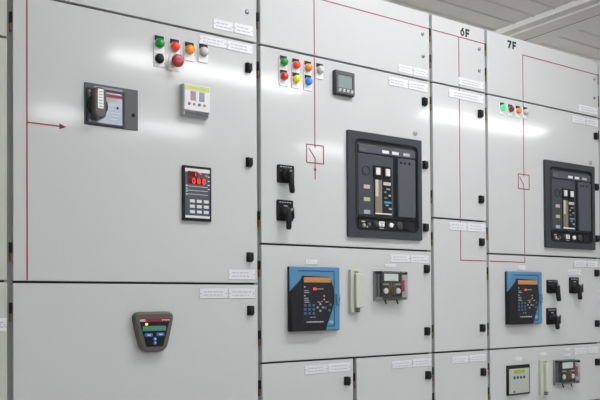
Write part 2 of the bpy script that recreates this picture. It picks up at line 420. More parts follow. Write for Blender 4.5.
PL = [
 (213, 233.2, 25.6, 9.6, 'left nameplate of the pair above the seam over the clear and white pilot lamp'),
 (233.9, 252.8, 29.8, 9.8, 'right nameplate of the pair under the round screw, top of the keypad cabinet'),
 (199, 226.2, 41.6, 8.8, 'nameplate just above the unlit white lamp of the keypad cabinet'),
 (227, 252.3, 47.4, 9.0, 'nameplate above the topmost latch of the keypad cabinet, right of another plate'),
 (228, 255, 274.4, 9.8, 'lone nameplate just above the seam and below the keypad controller'),
 (199.5, 227.4, 293.4, 9.6, 'left nameplate of the pair above the trapezoid control panel'),
 (228.4, 254.6, 293.6, 9.6, 'right nameplate of the pair under the seam, above the lowest latch of the keypad cabinet'),
 (398, 412.5, 69.2, 7.4, 'left nameplate of the pair at the bottom of the door over the square meter'),
 (413, 427.5, 72.6, 7.4, 'right nameplate of the pair directly above the seam, left of the 6F cabinet'),
 (388, 407.8, 82.6, 8.2, 'left nameplate of the pair beneath the seam, above the large circuit breaker'),
 (408.3, 427.5, 86.6, 8.2, 'nameplate above the top latch on the circuit breaker door with the square meter'),
 (390.2, 409.8, 258.4, 7.8, 'nameplate upper left of the clear cased relay beside the white test block'),
 (410.4, 428.8, 259.0, 7.8, 'nameplate above the latch to the right of the larger clear cased relay'),
 (304.5, 327.4, 369.4, 8.6, 'left nameplate on the lower door under the larger blue relay'),
 (328.0, 350, 367.2, 8.6, 'right nameplate on the lower door under the larger blue relay, above a latch'),
 (391.8, 411.6, 364.3, 7.4, 'left nameplate on the lower door left of the 6F cabinet'),
 (412.3, 431, 362.4, 7.4, 'right nameplate on the lower door left of the 6F cabinet, above a latch'),
 (458, 483.6, 83.3, 7.2, 'nameplate above the upper seam of the 6F cabinet, under two screws'),
 (448.6, 483.4, 96.4, 8.0, 'long nameplate under the upper seam of the 6F cabinet, crossed behind by red line'),
 (449, 466.6, 226.4, 7.9, 'left nameplate of the pair at mid height on the 6F cabinet, on the red line'),
 (467.2, 484.6, 227.6, 7.9, 'right nameplate of the pair at mid height on the 6F cabinet'),
 (451.7, 468.4, 359.8, 6.6, 'left nameplate on the lowest visible door of the 6F cabinet'),
 (469.0, 485.5, 358.0, 6.6, 'right nameplate on the lowest visible door of the 6F cabinet'),
 (578, 597, 109.4, 6.2, 'nameplate at the bottom right of the door marked 7F'),
 (571.6, 585.2, 119.9, 6.7, 'left nameplate of the pair under the seam of the 7F cabinet, above its circuit breaker'),
 (585.7, 597.6, 122.6, 6.7, 'right nameplate of the pair under the seam of the 7F cabinet, above a latch'),
 (573.4, 586.3, 263.8, 6.2, 'left nameplate below the circuit breaker of the 7F cabinet'),
 (586.9, 597.6, 264.2, 6.2, 'right nameplate below the circuit breaker of the 7F cabinet, at photo edge'),
 (574.4, 587.0, 350.9, 6.0, 'left nameplate above the smaller clear cased relay at the lower right'),
 (587.6, 598.0, 350.0, 6.0, 'rightmost nameplate above the lowest latch at the lower right corner'),
 (305.2, 317, 262, 4.4, 'tiny tag above the larger blue relay'),
 (384.4, 395.4, 265.6, 2.9, 'tiny tag just above the clear cased relay beside the white test block'),
 (518, 525, 267.7, 4.2, 'tiny tag above the blue relay of the 7F cabinet'),
 (567.6, 581, 272.2, 5.2, 'white tag above the switch with the upright plate in the 7F cabinet, farthest right'),
 (514.2, 521.6, 359.0, 3.2, 'tiny tag above the white meter with a yellow display'),
 (539.2, 546.2, 354.0, 2.8, 'tiny tag above the narrow cream test block at the lower right'),
 (564, 569.4, 349.4, 2.2, 'upper of two tiny tags above the smaller clear cased relay'),
 (564, 570.2, 354.7, 2.4, 'lower of two tiny tags above the smaller clear cased relay'),
 (-2, 6.2, 324.6, 13, 'white tag at the far left edge on the warm grey cabinet'),
]
for l, r, cy, h, lb in PL: nameplate(l, r, cy, h, lb)

# ------------------------------------------------------------------ pilot lamps and buttons
def lens_mat(c, em=0, rough=.18):
    return mat('lens_%d_%d_%d_%d' % (c[0]*99, c[1]*99, c[2]*99, em*10), c, rough, emit=c if em else None, es=em, coat=.4)
def legend(t, s, hgt=1.0, dark=True):
    """white legend holder with a dark insert along its top"""
    p = MB().box(-.0175*s, .0175*s, -.0035, .0003, -.033*s, .0225*s*hgt, WHITE, .001).build('legend_plate', t)
    if dark: MB().box(-.0150*s, .0150*s, -.0058, -.0034, .0085*s, .0225*s*hgt+.0015, BLACKM, .0006).build('legend_insert', p, 'dark legend insert')
def pilot_lamp(px, py, c, label, em=0, s=1.0, kind='pilot_lamp', grp='pilot lamps'):
    X, Z = W(px, py, .010)
    t = thing(kind, label, 'pilot lamp', X, Z, 0, grp); legend(t, s)
    MB().lathe(0, 0, [(.0150*s, -.003), (.0150*s, -.0075), (.0140*s, -.0085), (.0120*s, -.0085)], LGREY, 24).build('bezel', t)
    r = .0142*s
    MB().lathe(0, 0, [(r, -.008), (r, -.0125), (r*.95, -.0165), (r*.78, -.0200), (r*.5, -.0225), (r*.2, -.0236), (0, -.0238)], lens_mat(c, em), 24).build('lens', t)
GRN = (.0, .33, .03); REDL = (.75, .045, .02); ORG = (.85, .26, .01); CLR = (.60, .61, .60); YEL = (.85, .66, .0); BLU = (.02, .24, .78)
pilot_lamp(160, 43.2, GRN, 'green pilot lamp over the black push button on the keypad cabinet', s=1.08)
pilot_lamp(175.4, 46.6, REDL, 'red pilot lamp over the red mushroom stop button', .25, s=1.08)
pilot_lamp(190.2, 49.6, ORG, 'orange pilot lamp right of the red mushroom stop button', .08, s=1.08)
pilot_lamp(204.2, 51.6, CLR, 'unlit white pilot lamp at the right end of the row on the keypad cabinet', s=1.08)
G2 = 'pilot lamps left of the square meter'
pilot_lamp(284.2, 62, GRN, 'green pilot lamp, topmost left of the seven beside the square meter', s=1.0, grp=G2)
pilot_lamp(296.6, 65, REDL, 'orange red pilot lamp in the upper row above the yellow lamp', .25, s=1.0, grp=G2)
pilot_lamp(308.6, 67.4, ORG, 'orange pilot lamp above the blue lamp', .08, s=1.0, grp=G2)
pilot_lamp(320.4, 69.6, CLR, 'unlit white pilot lamp nearest the square meter', s=1.0, grp=G2)
pilot_lamp(284.4, 76.3, (.62, .015, .02), 'red pilot lamp in the lower row, left of the yellow lamp', .1, s=1.0, grp=G2)
pilot_lamp(296.8, 78.9, YEL, 'yellow pilot lamp in the lower row', .1, s=1.0, grp=G2)
pilot_lamp(308.8, 81.2, BLU, 'blue pilot lamp in the lower row', .1, s=1.0, grp=G2)
G4 = 'pilot lamps of the 7F cabinet'
pilot_lamp(503.2, 107.4, (.02, .55, .16), 'lit green pilot lamp on the 7F cabinet', 1.3, s=.92, grp=G4)
pilot_lamp(511.2, 109.2, (.16, .012, .012), 'dark red pilot lamp on the 7F cabinet', 0, s=.92, grp=G4)
pilot_lamp(518.8, 110.6, ORG, 'orange pilot lamp on the 7F cabinet', .1, s=.92, grp=G4)
pilot_lamp(526.2, 111.8, CLR, 'unlit white pilot lamp by the red line on the 7F cabinet', 0, s=.92, grp=G4)
X, Z = W(160, 58.3, .01)
t = thing('push_button', 'black push button under the green lamp of the keypad cabinet', 'push button', X, Z)
MB().box(-.019, .019, -.0035, .0003, -.026, .019, WHITE, .001).build('legend_plate', t)
MB().lathe(0, 0, [(.0155, -.003), (.0155, -.010), (.0140, -.012), (.0125, -.012)], BLACK, 24).build('bezel', t)
MB().lathe(0, 0, [(.0125, -.010), (.0125, -.016), (.0115, -.0175), (0, -.0168)], BLACKM, 24).build('button_cap', t)
X, Z = W(174.2, 62.9, .004)
t = thing('emergency_stop_button', 'red mushroom stop button under the red lamp', 'stop button', X, Z)
MB().box(-.019, .019, -.0035, .0003, -.026, .022, WHITE, .001).build('legend_plate', t)
MB().cyl(0, 0, .0135, -.003, -.022, LGREY, 24, .002).build('collar', t)
MB().lathe(0, 0, [(.012, -.018), (.0195, -.024), (.0212, -.030), (.0205, -.036), (.017, -.040), (.010, -.0418), (0, -.042)], lens_mat((.38, .02, .03)), 28).build('mushroom_head', t)

# ------------------------------------------------------------------ moulded case breaker handle plate
px = 110.8
X, Z, w, h = S(110.8, 107, 53.5, 41.3)
t = thing('rotary_breaker_handle', 'dark grey plate with a rotary breaker handle and steel window, below the red arrow height', 'breaker handle', X, Z)
t['label'] = 'dark grey rotary breaker handle plate with steel window, right of the red arrow'
MB().box(-w/2, w/2, -.004, .0003, -h/2, h/2, MGREY, .001).build('mounting_plate', t)
xl, xr = -w*.435, w*.20
zt_, zb_ = h*.335, -h*.435
f = MB().ring(rr(xl-.006, xr+.006, zb_-.006, zt_+.006, .003, 2), rr(xl, xr, zb_, zt_, .001, 2), -.003, -.010, DGREY).build('window_frame', t)
b = MB().box(xl, xr, -.0065, -.003, zb_, zt_, STEEL).build('steel_face', t, 'brushed steel face')
MB().box(xl+.003, xr, -.0072, -.006, zt_-.016, zt_-.006, mat('logo_red', (.30, .03, .045), .4)).build('red_strip', b, 'red strip')
MB().box(xl+.004, xr-.02, -.0072, -.006, zt_-.030, zt_-.017, mat('pale_strip', (.40, .38, .36), .4)).build('pale_strip', b)
mb = MB()
for i in range(5): mb.box(xl+.072, xl+.072+.022+.004*(i % 3), -.0070, -.006, zb_+.016+i*.010, zb_+.019+i*.010, LGREY)
mb.box(xr-.02, xr-.014, -.0072, -.006, zt_-.05, zt_-.042, BLACK)
mb.build('printed_marks', b)
MB().box(xl-.011, xl-.007, -.0046, -.0035, .0, h*.30, mat('green_mark', (.015, .08, .05), .5)).build('green_strip', t, 'green strip')
MB().box(-w*.32, w*.20, -.0046, -.0035, h*.385, h*.445, mat('lilac_label', (.33, .31, .36), .4)).build('label_strip', t)
MB().cyl(w*.405, -.018, .0065, -.0035, -.0052, BLACK, 16).build('keyhole', t)
# rotary grip: hub and a long rounded paddle
hx = W(101.0, 106, .042)[0]-X
MB().cyl(hx, -.004, .034, -.006, -.016, BLACKM, 28, .003).build('hub', t)
g = MB(); g.rrect(hx-.021, hx+.019, -.049, .047, .016, -.014, -.042, HMIG, .006); g = g.build('handle', t)
MB().box(hx-.010, hx+.008, -.0432, -.0415, -.020, .040, WHITE, .0005).build('handle_label', g, 'white label strip')
mb = MB()
for i in range(6): mb.box(hx-.007, hx+.005, -.0437, -.0431, -.015+i*.009, -.012+i*.009, INK)
mb.build('printed_marks', g)

# ------------------------------------------------------------------ white double display box
X, Z, w, h = S(197.2, 98.5, 25.5, 26.5, .028)
t = thing('insulation_monitor', 'small white box with two displays and a yellow green top band', 'monitor', X, Z)
MB().box(-w/2-.001, w/2+.001, -.022, .0003, -h/2-.014, h/2+.003, LGREY, .002).build('housing', t)
f = MB().box(-w/2, w/2, -.028, -.021, -h/2+.002, h/2, PLATE, .0015).build('front_face', t)
MB().box(-w/2+.002, w/2-.002, -.0286, -.0275, h/2-.020, h/2-.003, mat('lime_band', (.55, .62, .20), .5)).build('top_band', f, 'yellow green band')
mb = MB()
for i in range(7): mb.box(-w*.3+i*.009, -w*.3+i*.009+.006, -.0290, -.0283, h/2-.0125, h/2-.0105, mat('band_print', (.55, .30, .12), .5))
mb.build('printed_marks', f)
for xx, c in ((-w*.16, (.32, .24, .29)), (w*.18, (.27, .26, .31))):
    MB().box(xx-w*.105, xx+w*.105, -.0288, -.0275, -h*.10, h*.25, mat('seg%d' % (c[0]*100), c, .25, noise=.2, nscale=150), .0008).build('display', f)
for xx, c in ((-w*.31, (.32, .14, .10)), (-w*.12, (.50, .28, .25)), (w*.08, (.03, .16, .42)), (w*.28, (.62, .36, .06))):
    MB().cyl(xx, -h*.23, .0050, -.027, -.0305, mat('btn%d' % (c[0]*1000), c, .4), 14, .001).build('button', f)
MB().box(-w*.45, w*.45, -.0232, -.0215, -h/2-.012, -h/2-.001, MGREY, .001).build('terminal_cover', t)

# ------------------------------------------------------------------ keypad controller with red digits
X, Z, w, h = S(196.7, 193.7, 28.6, 54.5, .006)
t = thing('keypad_controller', 'upright black controller with red digits and nine white keys', 'controller', X, Z)
MB().box(-w/2, w/2, -.010, .0003, -h/2, h/2, BLACK, .002).build('bezel', t)
FG = mat('controller_face', (.075, .09, .115), .4, spec=.3)
f = MB().box(-w/2+.008, w/2-.008, -.0112, -.0095, -h/2+.009, h/2-.009, FG).build('front_face', t)
MB().box(-w/2+.008, w/2-.008, -.0118, -.011, h/2-.021, h/2-.009, PLATE).build('header_strip', f, 'white header strip')
MB().box(-w/2+.008, w/2-.008, -.0118, -.011, -h/2+.009, -h/2+.017, PLATE).build('footer_strip', f, 'white footer strip')
def seven(mb, x, z, hh, ch, m=LEDRED):
    ww = hh*.52; s = hh*.15
    seg = {'a': (0, .5, 1), 'd': (0, -.5, 1), 'g': (0, 0, 1), 'f': (-.5, .25, 0), 'b': (.5, .25, 0), 'e': (-.5, -.25, 0), 'c': (.5, -.25, 0)}
    on = {'0': 'abcdef', '8': 'abcdefg', '1': 'bc', '-': 'g', '6': 'acdefg'}[ch]
    for k in on:
        u, v, hor = seg[k]; cx = x+u*ww; cz = z+v*hh
        if hor: mb.box(cx-ww*.42, cx+ww*.42, -.0132, -.0122, cz-s/2, cz+s/2, m)
        else: mb.box(cx-s/2, cx+s/2, -.0132, -.0122, cz-hh*.22, cz+hh*.22, m)
wa = w-.016
for (cz, s, n) in ((h*.348, '1', 0), (h*.225, '080', 1)):
    x0 = -w/2+.017; x1_ = x0+(wa*.60 if n else wa*.40)
    o = MB().box(x0, x1_, -.0124, -.011, cz-h*(.052+.006*n), cz+h*(.052+.006*n), LEDOFF).build('display', f, 'red lit digit display')
    mb = MB()
    if n:
        for i, ch in enumerate(s): seven(mb, x0+.022+i*.019, cz, h*.082, ch)
    else:
        for i, ch in enumerate(s): seven(mb, x0+.026+i*.020, cz, h*.075, ch)
    mb.build('digits', f, 'lit red digits')
for xx, zz_ in ((w*.10, h*.365), (w*.31, h*.335)):
    MB().cyl(xx, zz_, .0028, -.011, -.013, LEDRED, 12).build('indicator', f, 'small red indicator light')
mb = MB()
for i in range(4): mb.box(w*.36, w*.43, -.0118, -.0111, h*.5-.035-i*.014, h*.5-.032-i*.014, BTNKEY)
for zz_ in (.125, .05, -.02): mb.box(-wa*.48, wa*.42, -.0117, -.0111, zz_*h-.0007, zz_*h+.0007, BTNKEY)
for i in range(4): mb.box(-wa*.47, -wa*.41, -.0118, -.0111, .13*h-i*.055*h, .13*h+.003-i*.055*h, BTNKEY)
mb.box(-wa*.06, -wa*.02, -.0119, -.0111, .04*h, .055*h, LEDRED)
mb.build('printed_marks', f)
for r_ in range(3):
    for c in range(3):
        xx = -wa*.22+c*wa*.285; zc = -h*(.143+.098*r_)
        MB().box(xx-.009, xx+.009, -.0135, -.0108, zc-h*.028, zc+h*.028, BTNKEY, .001).build('key', f)
    
# ------------------------------------------------------------------ trapezoid operator panel
X, Z, w, h = S(152.8, 331.9, 41.5, 40.5, .012)
t = thing('motor_control_panel', 'grey trapezoid control panel with green display and red top strip', 'control panel', X, Z)
def trap(wt, wb, z0, z1, r, k=5):
    P = [(wt/2, z1), (-wt/2, z1), (-wb/2, z0), (wb/2, z0)]; out = []
    for i in range(4):
        p = Vector(P[i]); a = (Vector(P[i-1])-p).normalized(); b = (Vector(P[(i+1) % 4])-p).normalized()
        for j in range(k+1):
            s = j/k; q0 = p+a*r; q1 = p+b*r
            q = q0*(1-s)**2+p*2*s*(1-s)+q1*s*s; out.append((q.x, q.y))
    return out
MB().prism(trap(w*1.02, w*.60, -h/2, h/2, .030), .0003, -.024, HMIG, .007).build('housing', t)
f = MB().prism(trap(w*.74, w*.40, -h*.36, h*.335, .006), -.0235, -.0252, BLACK).build('front_face', t)
MB().prism([(w*.37, h*.34), (-w*.37, h*.34), (-w*.345, h*.255), (w*.345, h*.255)], -.0245, -.0258, mat('panel_red', (.24, .02, .035), .4)).build('red_strip', f, 'red strip')
lg = mat('logo_white', (.75, .70, .70), .4)
text(MB(), 'ABB', -w*.295, h*.29, h*.06, -.0259, lg, .02).build('logo', f, 'pale logo lettering')
mb = MB(); [mb.box(w*.17+i*.007, w*.17+i*.007+.005, -.0262, -.0257, h*.282, h*.305, lg) for i in range(4)]; mb.build('printed_marks', f)
for xx, m in ((-w*.20, mat('led_yellow', (.9, .7, .1), .3, emit=(.9, .7, .1), es=.8)), (-w*.03, BLACKM), (w*.12, BLACKM)):
    MB().cyl(xx, h*.195, .0045, -.0250, -.0268, m, 12).build('indicator', f)
MB().box(-w*.29, w*.27, -.0262, -.0250, h*.03, h*.15, LCDG, .0006).build('display', f, 'green display')
for xx, zz_ in ((-w*.15, -.07), (w*.13, -.06)):
    MB().rrect(xx-.014, xx+.014, zz_*h-.0055, zz_*h+.0055, .005, -.0250, -.0285, BTNBLUE, .001).build('button', f, 'blue oval button')
for zz_ in (-.17, -.265):
    MB().cyl(0, zz_*h, .0062, -.0250, -.0285, BTNBLUE, 16, .001).build('button', f, 'small blue round button')
mb = MB()
for xx, zz_ in ((-w*.15, -.07*h), (w*.13, -.06*h)): mb.box(xx-.005, xx+.005, -.0292, -.0284, zz_-.0015, zz_+.0015, WHITE)
for zz_ in (-.17, -.265): mb.box(-.002, .002, -.0292, -.0284, zz_*h-.002, zz_*h+.002, WHITE)
mb.build('button_marks', f)

# ------------------------------------------------------------------ square panel meter
X, Z, w, h = S(344.6, 83.3, 19.8, 24.2, .014)
t = thing('panel_meter', 'square dark panel meter with grey display right of the seven lamps', 'meter', X, Z)
mb = MB().rrect(-w/2, w/2, -h/2, h/2, .006, .0003, -.016, DGREY, .003); mb.build('housing', t)
MB().ring(rr(-w/2+.004, w/2-.004, -h/2+.004, h/2-.004, .004), rr(-w/2+.014, w/2-.014, -h/2+.026, h/2-.016, .002), -.0155, -.020, MGREY).build('bezel', t)
MB().box(-w/2+.012, w/2-.012, -.0168, -.0155, -h/2+.022, h/2-.014, LCDGREY).build('display', t, 'grey green display')
for i in range(4):
    xx = -w*.30+i*w*.20
    MB().prism([(xx-.006, -h/2+.010), (xx+.005, -h/2+.010), (xx+.008, -h/2+.022), (xx-.003, -h/2+.022)], -.0155, -.0225, LGREY, .001).build('button', t)

# ------------------------------------------------------------------ rotary control switches
def rot_switch(px0, px1, py0, py1, label, kind, kz, L, sx):
    X, Z, w, h = S((px0+px1)/2, (py0+py1)/2, px1-px0, py1-py0, .004)
    t = thing('rotary_switch', label, 'switch', X, Z, 0, 'black rotary switches')
    p = MB().rrect(-w/2, w/2, -h/2, h/2, .005, .0003, -.007, BLACK, .002).build('face_plate', t)
    mb = MB()
    for i in range(5): mb.box(-w*.36+i*w*.15, -w*.36+i*w*.15+w*.10, -.0076, -.0069, h*.36, h*.40, INK)
    if kind == 'key': mb.box(-w*.10, w*.14, -.0076, -.0069, h*.20, h*.24, INK)
    else:
        for a in (-1, 1): mb.box(a*w*.30-.002, a*w*.30+.002, -.0076, -.0069, h*.12, h*.16, INK)
    mb.build('printed_marks', p)
    cz = kz*h; r = min(w, .075)*.29
    MB().lathe(0, cz, [(r*1.12, -.006), (r*1.12, -.012), (r, -.014), (r, -.023), (r*.9, -.026), (0, -.026)], BLACKM, 24).build('hub', t)
    # pistol grip hanging down and slightly outwards from the hub
    g = MB()
    g.tube([(0, -.020, cz+r*.6), (sx*.25, -.029, cz), (sx*.6, -.032, cz-L*.45), (sx, -.033, cz-L*.9), (sx*1.02, -.033, cz-L)],
           [r*.5, r*.62, r*.50, r*.50, r*.36], BLACKM, 14)
    g.build('grip', t)
    if kind == 'key':
        MB().lathe(r*.55, cz+r*.35, [(r*.36, -.024), (r*.36, -.038), (0, -.038)], SCREW, 14).build('key_barrel', t, 'metal key barrel')
        k = MB().box(r*.50, r*.62, -.048, -.036, cz-r*1.2, cz+r*.7, SCREW, .0005)
        k.build('key', t, 'small metal key')
    else:
        MB().cyl(0, cz+r*.15, r*.25, -.034, -.0395, SCREW, 12).build('screw', t)
rot_switch(277.5, 294, 165, 183, 'upper black rotary switch on the square meter cabinet', 'grip', .0, .072, .008)
rot_switch(277, 293, 200, 221, 'key locked black rotary switch, lower of two on the square meter cabinet', 'key', -.12, .062, -.004)
rot_switch(547, 557.6, 280, 293.2, 'upper left black rotary switch beside the blue relay of the 7F cabinet', 'grip', .0, .070, .010)
rot_switch(546.8, 556.4, 308, 324.4, 'lower black rotary switch with a key beside the 7F blue relay', 'key', -.12, .052, .006)
rot_switch(569.6, 578.6, 277.2, 293.4, 'right hand black rotary switch with a key in the 7F cabinet', 'key', -.12, .060, .006)

# ------------------------------------------------------------------ air circuit breakers
def breaker(cx, cy, wpx, hpx, label):
    X, Z, w, h = S(cx, cy, wpx, hpx, .012)
    t = thing('air_circuit_breaker', label, 'circuit breaker', X, Z, 0, 'large draw-out circuit breakers')
    P = lambda u, v: (-w/2+u*w, h/2-v*h)
    def rect(mb, u0, u1, v0, v1, ya, yb, m, bev=0):
        a = P(u0, v1); b = P(u1, v0); mb.box(a[0], b[0], yb, ya, a[1], b[1], m, bev); return mb
    o = rr(-w/2, w/2, -h/2, h/2, .004); a = P(.088, .93); b = P(.945, .068)
    i_ = rr(a[0], b[0], a[1], b[1], .022)
    i2 = rr(a[0]+.012, b[0]-.012, a[1]+.012, b[1]-.012, .014)
    MB().ring(o, i_, .0003, -.012, CBFRAME).build('door_frame', t)
    MB().ring(i_, i2, .0003, -.006, BLACK).build('seal', t, 'black inner seal')
    f = rect(MB(), .115, .92, .09, .81, .0003, -.004, CBFACE); rect(f, .115, .92, .81, .915, .0003, -.003, BLACKM); f = f.build('front_cover', t)
    rect(MB(), .135, .905, .118, .195, -.0035, -.012, CBLITE, .002).build('top_band', t)
    for u, m in ((.195, MGREY), (.49, PLATE), (.625, PLATE), (.78, INK)):
        rect(MB(), u-.045, u+.045, .150, .178, -.0115, -.0128, m).build('label', f)
    rect(MB(), .655, .90, .205, .785, -.0035, -.016, CBLITE, .004).build('side_cover', t)
    for u in (.69, .745, .81):
        c = P(u, .252); MB().cyl(c[0], c[1], .0055, -.015, -.0175, BLACK, 12).build('rivet', t)
    rect(MB(), .605, .653, .205, .79, -.0035, -.0046, BLACK).build('slot', t, 'black vertical slot')
    rect(MB(), .135, .60, .205, .785, -.0035, -.008, CBFACE, .001).build('control_face', t)
    c = P(.235, .365); n = 20
    cir = lambda r: [(c[0]+r*math.cos(2*math.pi*k/n), c[1]+r*math.sin(2*math.pi*k/n)) for k in range(n)]
    MB().ring(cir(.0190), cir(.0165), -.0075, -.0095, BLACKM).build('round_port', t)
    for u, v in ((.380, .360), (.510, .362)):
        q = rect(MB(), u-.055, u+.055, v-.058, v+.058, -.0075, -.014, BLACK, .002).build('push_button', t)
        rect(MB(), u-.028, u+.028, v-.034, v+.034, -.0135, -.018, PLATE, .001).build('button_cap', q, 'white square button cap')
    wi = rect(MB(), .335, .575, .425, .775, -.0075, -.010, BLACK, .001).build('indicator_window', t)
    sm = mat('smoked_window', (.23, .195, .155), .12, coat=.5, noise=.15, nscale=25)
    rect(MB(), .350, .440, .44, .755, -.0095, -.0115, sm).build('smoked_pane', wi, 'brown smoked pane')
    rect(MB(), .352, .390, .44, .60, -.0114, -.0122, mat('beige_tag', (.48, .45, .38), .35)).build('scale', wi)
    for (u0, u1, v0, v1, col) in ((.46, .56, .455, .485, (.55, .52, .42)), (.50, .55, .515, .528, (.35, .35, .35)), (.47, .50, .545, .56, (.2, .3, .22)), (.53, .56, .575, .59, (.4, .4, .4)),
                                  (.47, .51, .60, .615, (.10, .16, .18)), (.47, .565, .64, .66, (.05, .27, .50)), (.49, .53, .67, .685, (.25, .3, .35)), (.53, .57, .70, .72, (.30, .30, .30)), (.35, .57, .757, .769, (.75, .75, .75))):
        rect(MB(), u0, u1, v0, v1, -.0095, -.0118, mat('cb%d_%d' % (col[0]*100, col[2]*100), col, .5)).build('marker', wi)
    for v, col in ((.515, (.55, .36, .40)), (.635, (.40, .46, .16)), (.755, (.36, .37, .38))):
        rect(MB(), .205, .285, v-.018, v+.018, -.0075, -.0092, mat('tag%d' % (col[0]*100), col, .5)).build('label', t)
    rect(MB(), .13, .91, .80, .812, -.003, -.010, BLACK).build('divider', t)
    lp = rect(MB(), .14, .90, .822, .915, -.0025, -.007, BLACKM, .001).build('lower_panel', t)
    for (u, v, r, m) in ((.565, .868, .010, WHITE), (.685, .868, .017, DGREY), (.20, .885, .007, LGREY), (.27, .875, .008, MGREY), (.365, .868, .012, DGREY)):
        c2 = P(u, v); MB().lathe(c2[0], c2[1], [(r, -.0065), (r, -.012), (r*.6, -.014), (0, -.014)], m, 16).build('knob', lp)
    rect(MB(), .405, .475, .838, .886, -.0065, -.0095, WHITE, .001).build('symbol_plate', lp)
    mb = MB(); rect(mb, .415, .465, .848, .856, -.0093, -.0100, BLACK); rect(mb, .425, .455, .868, .876, -.0093, -.0100, BLACK); rect(mb, .58, .61, .855, .862, -.0068, -.0078, WHITE)
    rect(mb, .175, .22, .842, .854, -.0068, -.0078, LGREY); rect(mb, .24, .26, .885, .905, -.0068, -.0078, LGREY); rect(mb, .41, .47, .898, .906, -.0068, -.0078, INK)
    mb.build('printed_marks', lp)
    rect(MB(), .745, .815, .835, .905, -.0065, -.012, BLACK, .001).build('socket', lp)
breaker(385.2, 186.8, 73.6, 103.4, 'dark grey air circuit breaker right of the two rotary switches, under the square meter')
breaker(570.4, 205.9, 49.4, 85.4, 'dark grey air circuit breaker on the 7F cabinet by the right edge')

# ------------------------------------------------------------------ blue protection relays
def relay(cx, cy, wpx, hpx, label):
    D = .022
    X, Z, w, h = S(cx, cy, wpx, hpx, .016)
    t = thing('protection_relay', label, 'protection relay', X, Z, 0, 'blue and black protection relays')
    P = lambda u, v: (-w/2+u*w, h/2-v*h)
    MB().box(-w/2, w/2, -.0100, .0003, -h/2, h/2, BLACKM, .002).build('case', t)
    fr = MB().box(-w/2, w/2, -.0160, -.0095, -h/2+.001, h/2, BLUE, .003).build('blue_cover', t, 'blue cover frame')
    mb = MB()
    a = P(.16, .065); b = P(.88, .05)
    mb.box(a[0], b[0], -.0166, -.0155, a[1]-.002, a[1]+.002, BLUED)
    c = P(.88, .93); mb.box(c[0]-.002, c[0]+.002, -.0166, -.0155, c[1], a[1]+.002, BLUED)
    c2 = P(.70, .93); mb.box(c2[0], c[0]+.002, -.0166, -.0155, c[1]-.002, c[1]+.002, BLUED)
    mb.build('groove', fr)
    a = P(.915, .60); b = P(.985, .42); MB().box(a[0], b[0], -.0230, -.0155, a[1], b[1], BLUE, .003).build('catch', fr)
    mb = MB(); a = P(.955, .535); b = P(.972, .485); mb.box(a[0], b[0], -.0236, -.0225, a[1], b[1], BLUED); mb.build('catch_slot', fr)
    pts = [(.0, .38), (.06, .33), (.20, .21), (.225, .17), (.24, .14), (.76, .155), (.80, .22), (.84, .32), (.855, .42), (.85, .56), (.80, .70), (.745, .83), (.71, .90), (.68, .999), (.0, .999)]
    body = MB().prism([P(u, v) for u, v in pts], -.0095, -.0270, BLACKM, .003).build('black_front', t, 'black curved front')
    pf = [(.215, .215), (.77, .225), (.815, .42), (.80, .60), (.70, .86), (.20, .875)]
    f = MB().prism([P(u, v) for u, v in pf], -.0265, -.0282, mat('relay_face', (.022, .024, .028), .45, spec=.22)).build('face', body)
    a = P(.235, .245); b = P(.775, .165); MB().box(a[0], b[0], -.0295, -.0265, a[1], b[1], AMBER, .001).build('display', body, 'amber display')
    for r_ in range(3):
        for c in range(3):
            a = P(.255+c*.085, .60+r_*.062); MB().box(a[0]-.0055, a[0]+.0055, -.0295, -.0281, a[1]-.0045, a[1]+.0045, KEYBLUE, .0005, 1).build('key', body, 'dark blue key')
    a = P(.555, .635)
    for k in range(4):
        th = math.pi/2*k; x, z = a[0]+.0125*math.cos(th), a[1]+.0125*math.sin(th)
        MB().box(x-.0045, x+.0045, -.0295, -.0281, z-.0035, z+.0035, mat('arrow_key', (.36, .345, .29), .5), .0005, 1).build('arrow_key', body, 'pale arrow key')
    for u, v in ((.66, .64), (.74, .68), (.76, .59)):
        q = P(u, v); MB().cyl(q[0], q[1], .005, -.0281, -.0295, KEYBLUE, 12).build('key', body, 'dark blue round key')
    q = P(.445, .345); MB().box(q[0]-.006, q[0]+.006, -.0298, -.0280, q[1]-.004, q[1]+.004, LEDRED).build('indicator', body, 'lit red indicator')
    for u, v in ((.635, .455), (.635, .51)):
        q = P(u, v); MB().cyl(q[0], q[1], .003, -.0280, -.0295, mat('led_orange', (.8, .2, .05), .4, emit=(.8, .2, .05), es=.5), 10).build('indicator', body)
    for u, v in ((.25, .315), (.25, .45)):
        q = P(u, v); MB().cyl(q[0], q[1], .003, -.0280, -.0295, LGREY, 10).build('indicator', body)
    mb = MB()
    for (u0, u1, v) in ((.24, .32, .37), (.24, .34, .40), (.24, .32, .49), (.24, .33, .52), (.24, .34, .55), (.46, .62, .345), (.50, .56, .55), (.58, .61, .54), (.36, .40, .785), (.42, .46, .785), (.66, .72, .55)):
        a = P(u0, v); b = P(u1, v); mb.box(a[0], b[0], -.0288, -.0280, a[1]-.0012, a[1]+.0012, INK)
    x = .285
    for ww in (.012, .02, .05, .03, .06, .03, .05, .03):
        a = P(x, .858); b = P(min(x+ww, .62), .858); mb.box(a[0], b[0], -.0288, -.0280, a[1]-.0022, a[1]+.0022, LGREY); x += ww+.008
    mb.build('printed_marks', body)
    mb = MB(); a = P(.77, .885); b = P(.86, .845); mb.box(a[0], b[0], -.0166, -.0155, a[1], b[1], mat('blue_mark', (.22, .40, .55), .4)); mb.build('logo_patch', fr)
relay(314.9, 298.9, 50.0, 64.0, 'blue and black protection relay under the two rotary switches, nearest the camera')
relay(525.0, 297.9, 34.6, 52.4, 'blue and black protection relay on the 7F cabinet, left of three switches')

